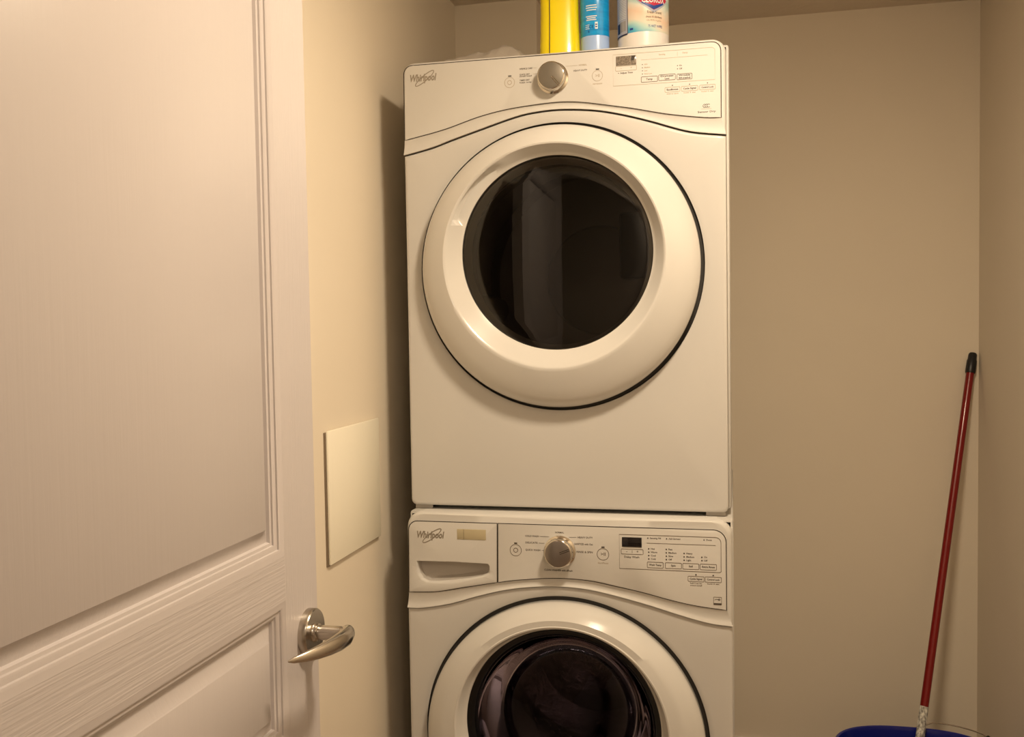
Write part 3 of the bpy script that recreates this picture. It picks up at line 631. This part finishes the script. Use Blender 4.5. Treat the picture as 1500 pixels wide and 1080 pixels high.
# blue bottle
bb = thing('blue_bottle', 'slim bottle with bright blue printed label and pale base on the dryer', 'bottle', (0.4015, 0.150, TOP))
lathe_z('base', [(0.026, 0.0), (0.0305, 0.004), (0.0318, 0.014), (0.0318, 0.070)], 'blue_base', bb, n=48, sy=0.85)
lathe_z('label_sleeve', [(0.0318, 0.070), (0.0322, 0.0705), (0.0322, 0.175)], 'blue_label', bb, n=48, sy=0.85)
lathe_z('shoulder', [(0.0318, 0.175), (0.031, 0.185), (0.024, 0.205), (0.014, 0.216), (0.013, 0.226)], 'blue_base', bb, n=48, sy=0.85)
lathe_z('cap', [(0.0155, 0.222), (0.0165, 0.224), (0.0165, 0.250), (0.014, 0.256)], 'white_print', bb, n=32)
def wrap(me, co, R_, a0, z0, sy=1.0, off=0.0004):
    """bend flat print (u, v) around an upright cylinder; a0 = azimuth in degrees of u = 0"""
    ang = math.radians(a0) + co[:, 0]/R_
    new = np.c_[(R_+off)*np.cos(ang), (R_+off)*sy*np.sin(ang), co[:, 1]+z0]
    me.vertices.foreach_set('co', new.ravel()); me.update()
def wtext(body, R_, a0, z0, parent, size, m, width=None, sy=1.0, align='CENTER', off=0.0005, bold=0.0):
    me, co = text_mesh(body, size, align, bold, 0, width); wrap(me, co, R_, a0, z0, sy, off)
    return link('lettering', me, m, parent, smooth=False)
def wpatch(name, poly2, R_, a0, z0, parent, m, sy=1.0, off=0.0003, nu=24):
    """polygon given as column tops and bottoms: list of (u, v_low, v_high)"""
    bm = bmesh.new()
    rows_ = [[], []]
    for u, lo, hi in poly2:
        a = math.radians(a0)+u/R_
        rows_[0].append(((R_+off)*math.cos(a), (R_+off)*sy*math.sin(a), z0+lo)); rows_[1].append(((R_+off)*math.cos(a), (R_+off)*sy*math.sin(a), z0+hi))
    loft(bm, rows_, False); return finish(name, bm, m, parent)
RBL = 0.0322
for i, (z, wd) in enumerate(((0.134, 0.024), (0.129, 0.026), (0.124, 0.022), (0.1105, 0.025), (0.1065, 0.020), (0.1025, 0.023))):
    wpatch('print_line', [(u, 0, 0.0022) for u in np.linspace(-wd/2, wd/2, 8)], RBL, 262, z, bb, 'white_print', 0.85)
wpatch('print_block', [(u, 0, 0.015) for u in np.linspace(-0.003, 0.003, 4)], RBL, 282, 0.0835, bb, 'white_print', 0.85)
for z in (0.0865, 0.0915): wpatch('print_block', [(u, 0, 0.003) for u in np.linspace(-0.002, 0.002, 4)], RBL, 282, z, bb, 'blue_print', 0.85, 0.0006)
wtext('CE', RBL, 262, 0.0885, bb, 0.0085, 'blue_print', sy=0.85); wtext('8', RBL, 252, 0.0780, bb, 0.0070, 'blue_print', sy=0.85)
for i in range(3): wpatch('print_line', [(u, 0, 0.0012) for u in np.linspace(-0.005, 0.005, 5)], RBL, 246, 0.0845+i*0.004, bb, 'white_print', 0.85)
# wipes canister
wc = thing('wipes_canister', 'white cylindrical disinfecting wipes canister with teal and peach label on the dryer', 'canister', (0.5085, 0.150, TOP))
RC = 0.0555
lathe_z('body', [(0.051, 0.0), (0.0545, 0.003), (0.0555, 0.010), (0.0555, 0.205), (0.0545, 0.210)], 'canister', wc, n=72)
lathe_z('label_wrap', [(0.0556, 0.0610), (0.0559, 0.0615), (0.0559, 0.200), (0.0556, 0.2005)], 'wipes_label', wc, n=72, cap0=False, cap1=False)
lathe_z('lid', [(0.0565, 0.206), (0.057, 0.208), (0.057, 0.221), (0.054, 0.225), (0.03, 0.228), (0.01, 0.229)], 'canister', wc, n=72)
RC = 0.0559
AF = 299                                       # azimuth of the middle of the printed front
# diamond emblem with the brand word
dm = []
for u in np.linspace(-0.036, 0.036, 25):
    h = 0.024*(1-abs(u)/0.036)**0.8; dm.append((float(u), -h, h))
wpatch('brand_badge', [(u*1.10, lo*1.25, hi*1.25) for u, lo, hi in dm], RC, AF, 0.1300, wc, 'label_grey', off=0.0002)
wpatch('brand_badge', dm, RC, AF, 0.1300, wc, 'logo_red', off=0.0004)
wpatch('brand_badge', [(u, lo*0.9, min(-0.004, lo*0.55)) for u, lo, hi in dm if abs(u) < 0.027], RC, AF, 0.1285, wc, 'logo_blue', off=0.0006)
wtext('CLOROX', RC, AF, 0.1275, wc, 0.0190, 'white_print', width=0.054, off=0.0009, bold=0.0004)
wtext('Fresh Scent', RC, AF+2, 0.1010, wc, 0.0085, 'print', width=0.034)
wtext('cleans & disinfects', RC, AF+1, 0.0915, wc, 0.0060, 'line', width=0.038)
wtext('kills 99.9% of germs', RC, AF+1, 0.0840, wc, 0.0045, 'print_soft', width=0.034)
wtext('75 WET WIPES', RC, AF+4, 0.0715, wc, 0.0078, 'logo_blue', width=0.034)
wpatch('print_block', [(u, 0, 0.0045) for u in np.linspace(-0.004, 0.004, 6)], RC, 248, 0.0660, wc, 'logo_blue')
# text panel and barcode on the side of the label
wpatch('side_label', [(u, -0.0020, 0.132) for u in np.linspace(-0.032, 0.0195, 20)], RC, 218, 0.0625, wc, 'label_grey', off=0.0004)
wpatch('side_label_edge', [(u, -0.0020, 0.132) for u in np.linspace(0.0195, 0.0208, 3)], RC, 218, 0.0625, wc, 'navy', off=0.0006)
wpatch('side_label_edge', [(u, -0.0040, -0.0008) for u in np.linspace(-0.032, 0.0195, 20)], RC, 218, 0.0625, wc, 'navy', off=0.0006)
wpatch('barcode', [(u, 0, 0.0215) for u in np.linspace(-0.004, 0.0155, 8)], RC, 218, 0.0680, wc, 'barcode', off=0.0007)
wpatch('barcode_margin', [(u, 0, 0.0215) for u in np.linspace(-0.018, -0.005, 8)], RC, 218, 0.0665, wc, 'navy', off=0.0007)
for i in range(13): wpatch('print_line', [(u, 0, 0.0011) for u in np.linspace(-0.014, 0.016, 8)], RC, 218, 0.0950+i*0.0036, wc, 'white_print', off=0.0007)
# crumpled plastic bag
random.seed(5)
from mathutils import noise as mn
bm = bmesh.new(); nx, ny = 44, 26; top_prof = [(0, 0.040), (0.08, 0.056), (0.25, 0.070), (0.45, 0.070), (0.6, 0.076), (0.75, 0.090), (0.88, 0.088), (0.97, 0.070), (1.0, 0.045)]
V = []
for j in range(ny+1):
    row = []
    for i in range(nx+1):
        u, v = i/nx, j/ny
        h = np.interp(u, [p[0] for p in top_prof], [p[1] for p in top_prof])
        f = math.sin(math.pi*v)**0.7 if 0 < v < 1 else 0.0
        nz = abs(mn.noise(Vector((u*7, v*4, 1.3))))*0.010 + abs(mn.noise(Vector((u*19, v*11, 4.3))))*0.004
        z = max(0.0015, h*f*(0.74+0.10*mn.noise(Vector((u*3, v*3, 9)))) + (nz-0.004)*f)
        row.append(bm.verts.new((0.212*u + 0.008*mn.noise(Vector((u*5, v*5, 2))), 0.11*v + 0.006*mn.noise(Vector((u*5, v*5, 7))) - 0.055, z)))
    V.append(row)
for j in range(ny):
    for i in range(nx): bm.faces.new((V[j][i], V[j][i+1], V[j+1][i+1], V[j+1][i]))
bag = finish('plastic_bag', bm, 'bag', loc=(0.034, 0.138, TOP))
bag['label'] = 'crumpled whitish plastic bag lying flat on the dryer beside the yellow bottle'; bag['category'] = 'plastic bag'

# ================================================================== mop and bucket
bk = thing('bucket', 'deep blue plastic bucket on the floor in the corner, mop standing in it', 'bucket', (1.163, 0.610, 0.0))
ZR = 0.252
lathe_z('body', [(0.76, 0.0), (0.80, 0.004), (0.83, 0.02), (0.97, ZR-0.012), (1.0, ZR-0.010), (1.0, ZR-0.002), (0.985, ZR), (0.965, ZR-0.002), (0.95, ZR-0.012), (0.81, 0.022), (0.78, 0.010)], 'bucket', bk, n=72, sx=0.208, sy=0.170, power=2.6)
for s in (1, -1):
    bm = bmesh.new(); add_box(bm, s*0.203-0.006+0.004*s, s*0.203+0.006+0.004*s, -0.022, 0.022, ZR-0.042, ZR+0.004, 0.003); finish('bail_ear', bm, 'bucket', bk)
bail = []
for k in range(41):
    a = math.pi*k/40; c, s = math.cos(a), math.sin(a)
    x = math.copysign(abs(c)**(2/2.6), c)*0.216; y = abs(s)**(2/2.6)*0.190
    bail.append((x, y, ZR-0.014 + 0.024*min(1, k/8) - 0.045*min(1, max(0, (k-17)/5))))
bl = tube('bail', bail, 0.0019, 'wire', bk, n=8)
tube('bail_grip', bail[2:8], 0.0065, 'black_plastic', bl, n=12)

mop = thing('mop', 'red-handled mop with black end cap leaning from the bucket into the corner', 'mop', (1.152, 0.684, 0.03))
PT = Vector((1.3905, 1.062, 1.2760)); PBm = Vector((1.190, 0.745, 0.2450)); dirp = (PBm-PT).normalized()
org = Vector(mop.location)
def along(d): return tuple(PT + dirp*d - org)
Lp = (PBm-PT).length
def px_to_len(z): return (PT.z-z)/(-dirp.z)
tube('handle', [along(0.055), along(px_to_len(0.317))], 0.0112, 'red_pole', mop, n=24)
tube('end_cap', [along(0.0), along(0.004), along(0.020), along(0.024), along(0.058), along(0.062)], 0.01, 'black_plastic', mop, n=24, radii=[0.009, 0.0118, 0.0122, 0.0138, 0.0142, 0.013])
tube('sleeve', [along(px_to_len(0.317)), along(px_to_len(0.12))], 0.0116, 'sleeve', mop, n=24)
tube('socket', [along(px_to_len(0.16)), along(px_to_len(0.10)), along(px_to_len(0.065))], 0.017, 'black_plastic', mop, n=20, radii=[0.015, 0.02, 0.03])
bm = bmesh.new(); e = Vector(along(px_to_len(0.085)))
for k in range(26):
    a = 2*math.pi*k/26; rr = 0.075+0.02*random.random(); pts = []
    for q in (0.0, 0.35, 0.7, 1.0):
        pts.append(Vector((e.x+math.cos(a)*rr*q*0.95, e.y+(math.sin(a)*0.55-0.62)*rr*q, e.z + 0.012*math.sin(q*3) - (e.z+0.012)*q**1.6)))
    loops = []
    for p in pts: loops.append([p+Vector((0.006*math.cos(2*math.pi*i/6), 0.006*math.sin(2*math.pi*i/6)*abs(math.sin(a)) , 0.006*math.sin(2*math.pi*i/6))) for i in range(6)])
    loft(bm, loops, True, True, True)
finish('mop_head', bm, 'mop_cotton', mop)

# ================================================================== ceiling lamps
def ceiling_lamp(pos, power, label, col, r=0.11):
    """flush light: trim ring with a shallow glowing dome"""
    t = thing('ceiling_light', label, 'light', pos)
    lathe_z('trim_ring', [(r, -0.004), (r+0.004, -0.010), (r+0.022, -0.008), (r+0.026, 0.0)], 'lamp_base', t, n=48, cap0=False, cap1=False)
    m = bpy.data.materials.new('lamp_glass'); m.use_nodes = True; nt = m.node_tree
    for n_ in list(nt.nodes): nt.nodes.remove(n_)
    em_ = nt.nodes.new('ShaderNodeEmission'); out = nt.nodes.new('ShaderNodeOutputMaterial')
    em_.inputs[0].default_value = (*col, 1); em_.inputs[1].default_value = power/(math.pi*math.pi*r*r)
    nt.links.new(em_.outputs[0], out.inputs[0])
    lathe_z('diffuser', [(r, -0.004), (r*0.98, -0.010), (r*0.88, -0.019), (r*0.6, -0.025), (r*0.3, -0.0275), (0.001, -0.028)], m, t, n=48, cap0=False)
ceiling_lamp(LAMP_POS, LAMP_POWER, 'shallow round flush light with a warm glowing dome on the laundry closet ceiling', LAMP_COL)
ceiling_lamp(HALL_POS, HALL_POWER, 'shallow round flush light with a warm glowing dome on the hallway ceiling', HALL_COL)
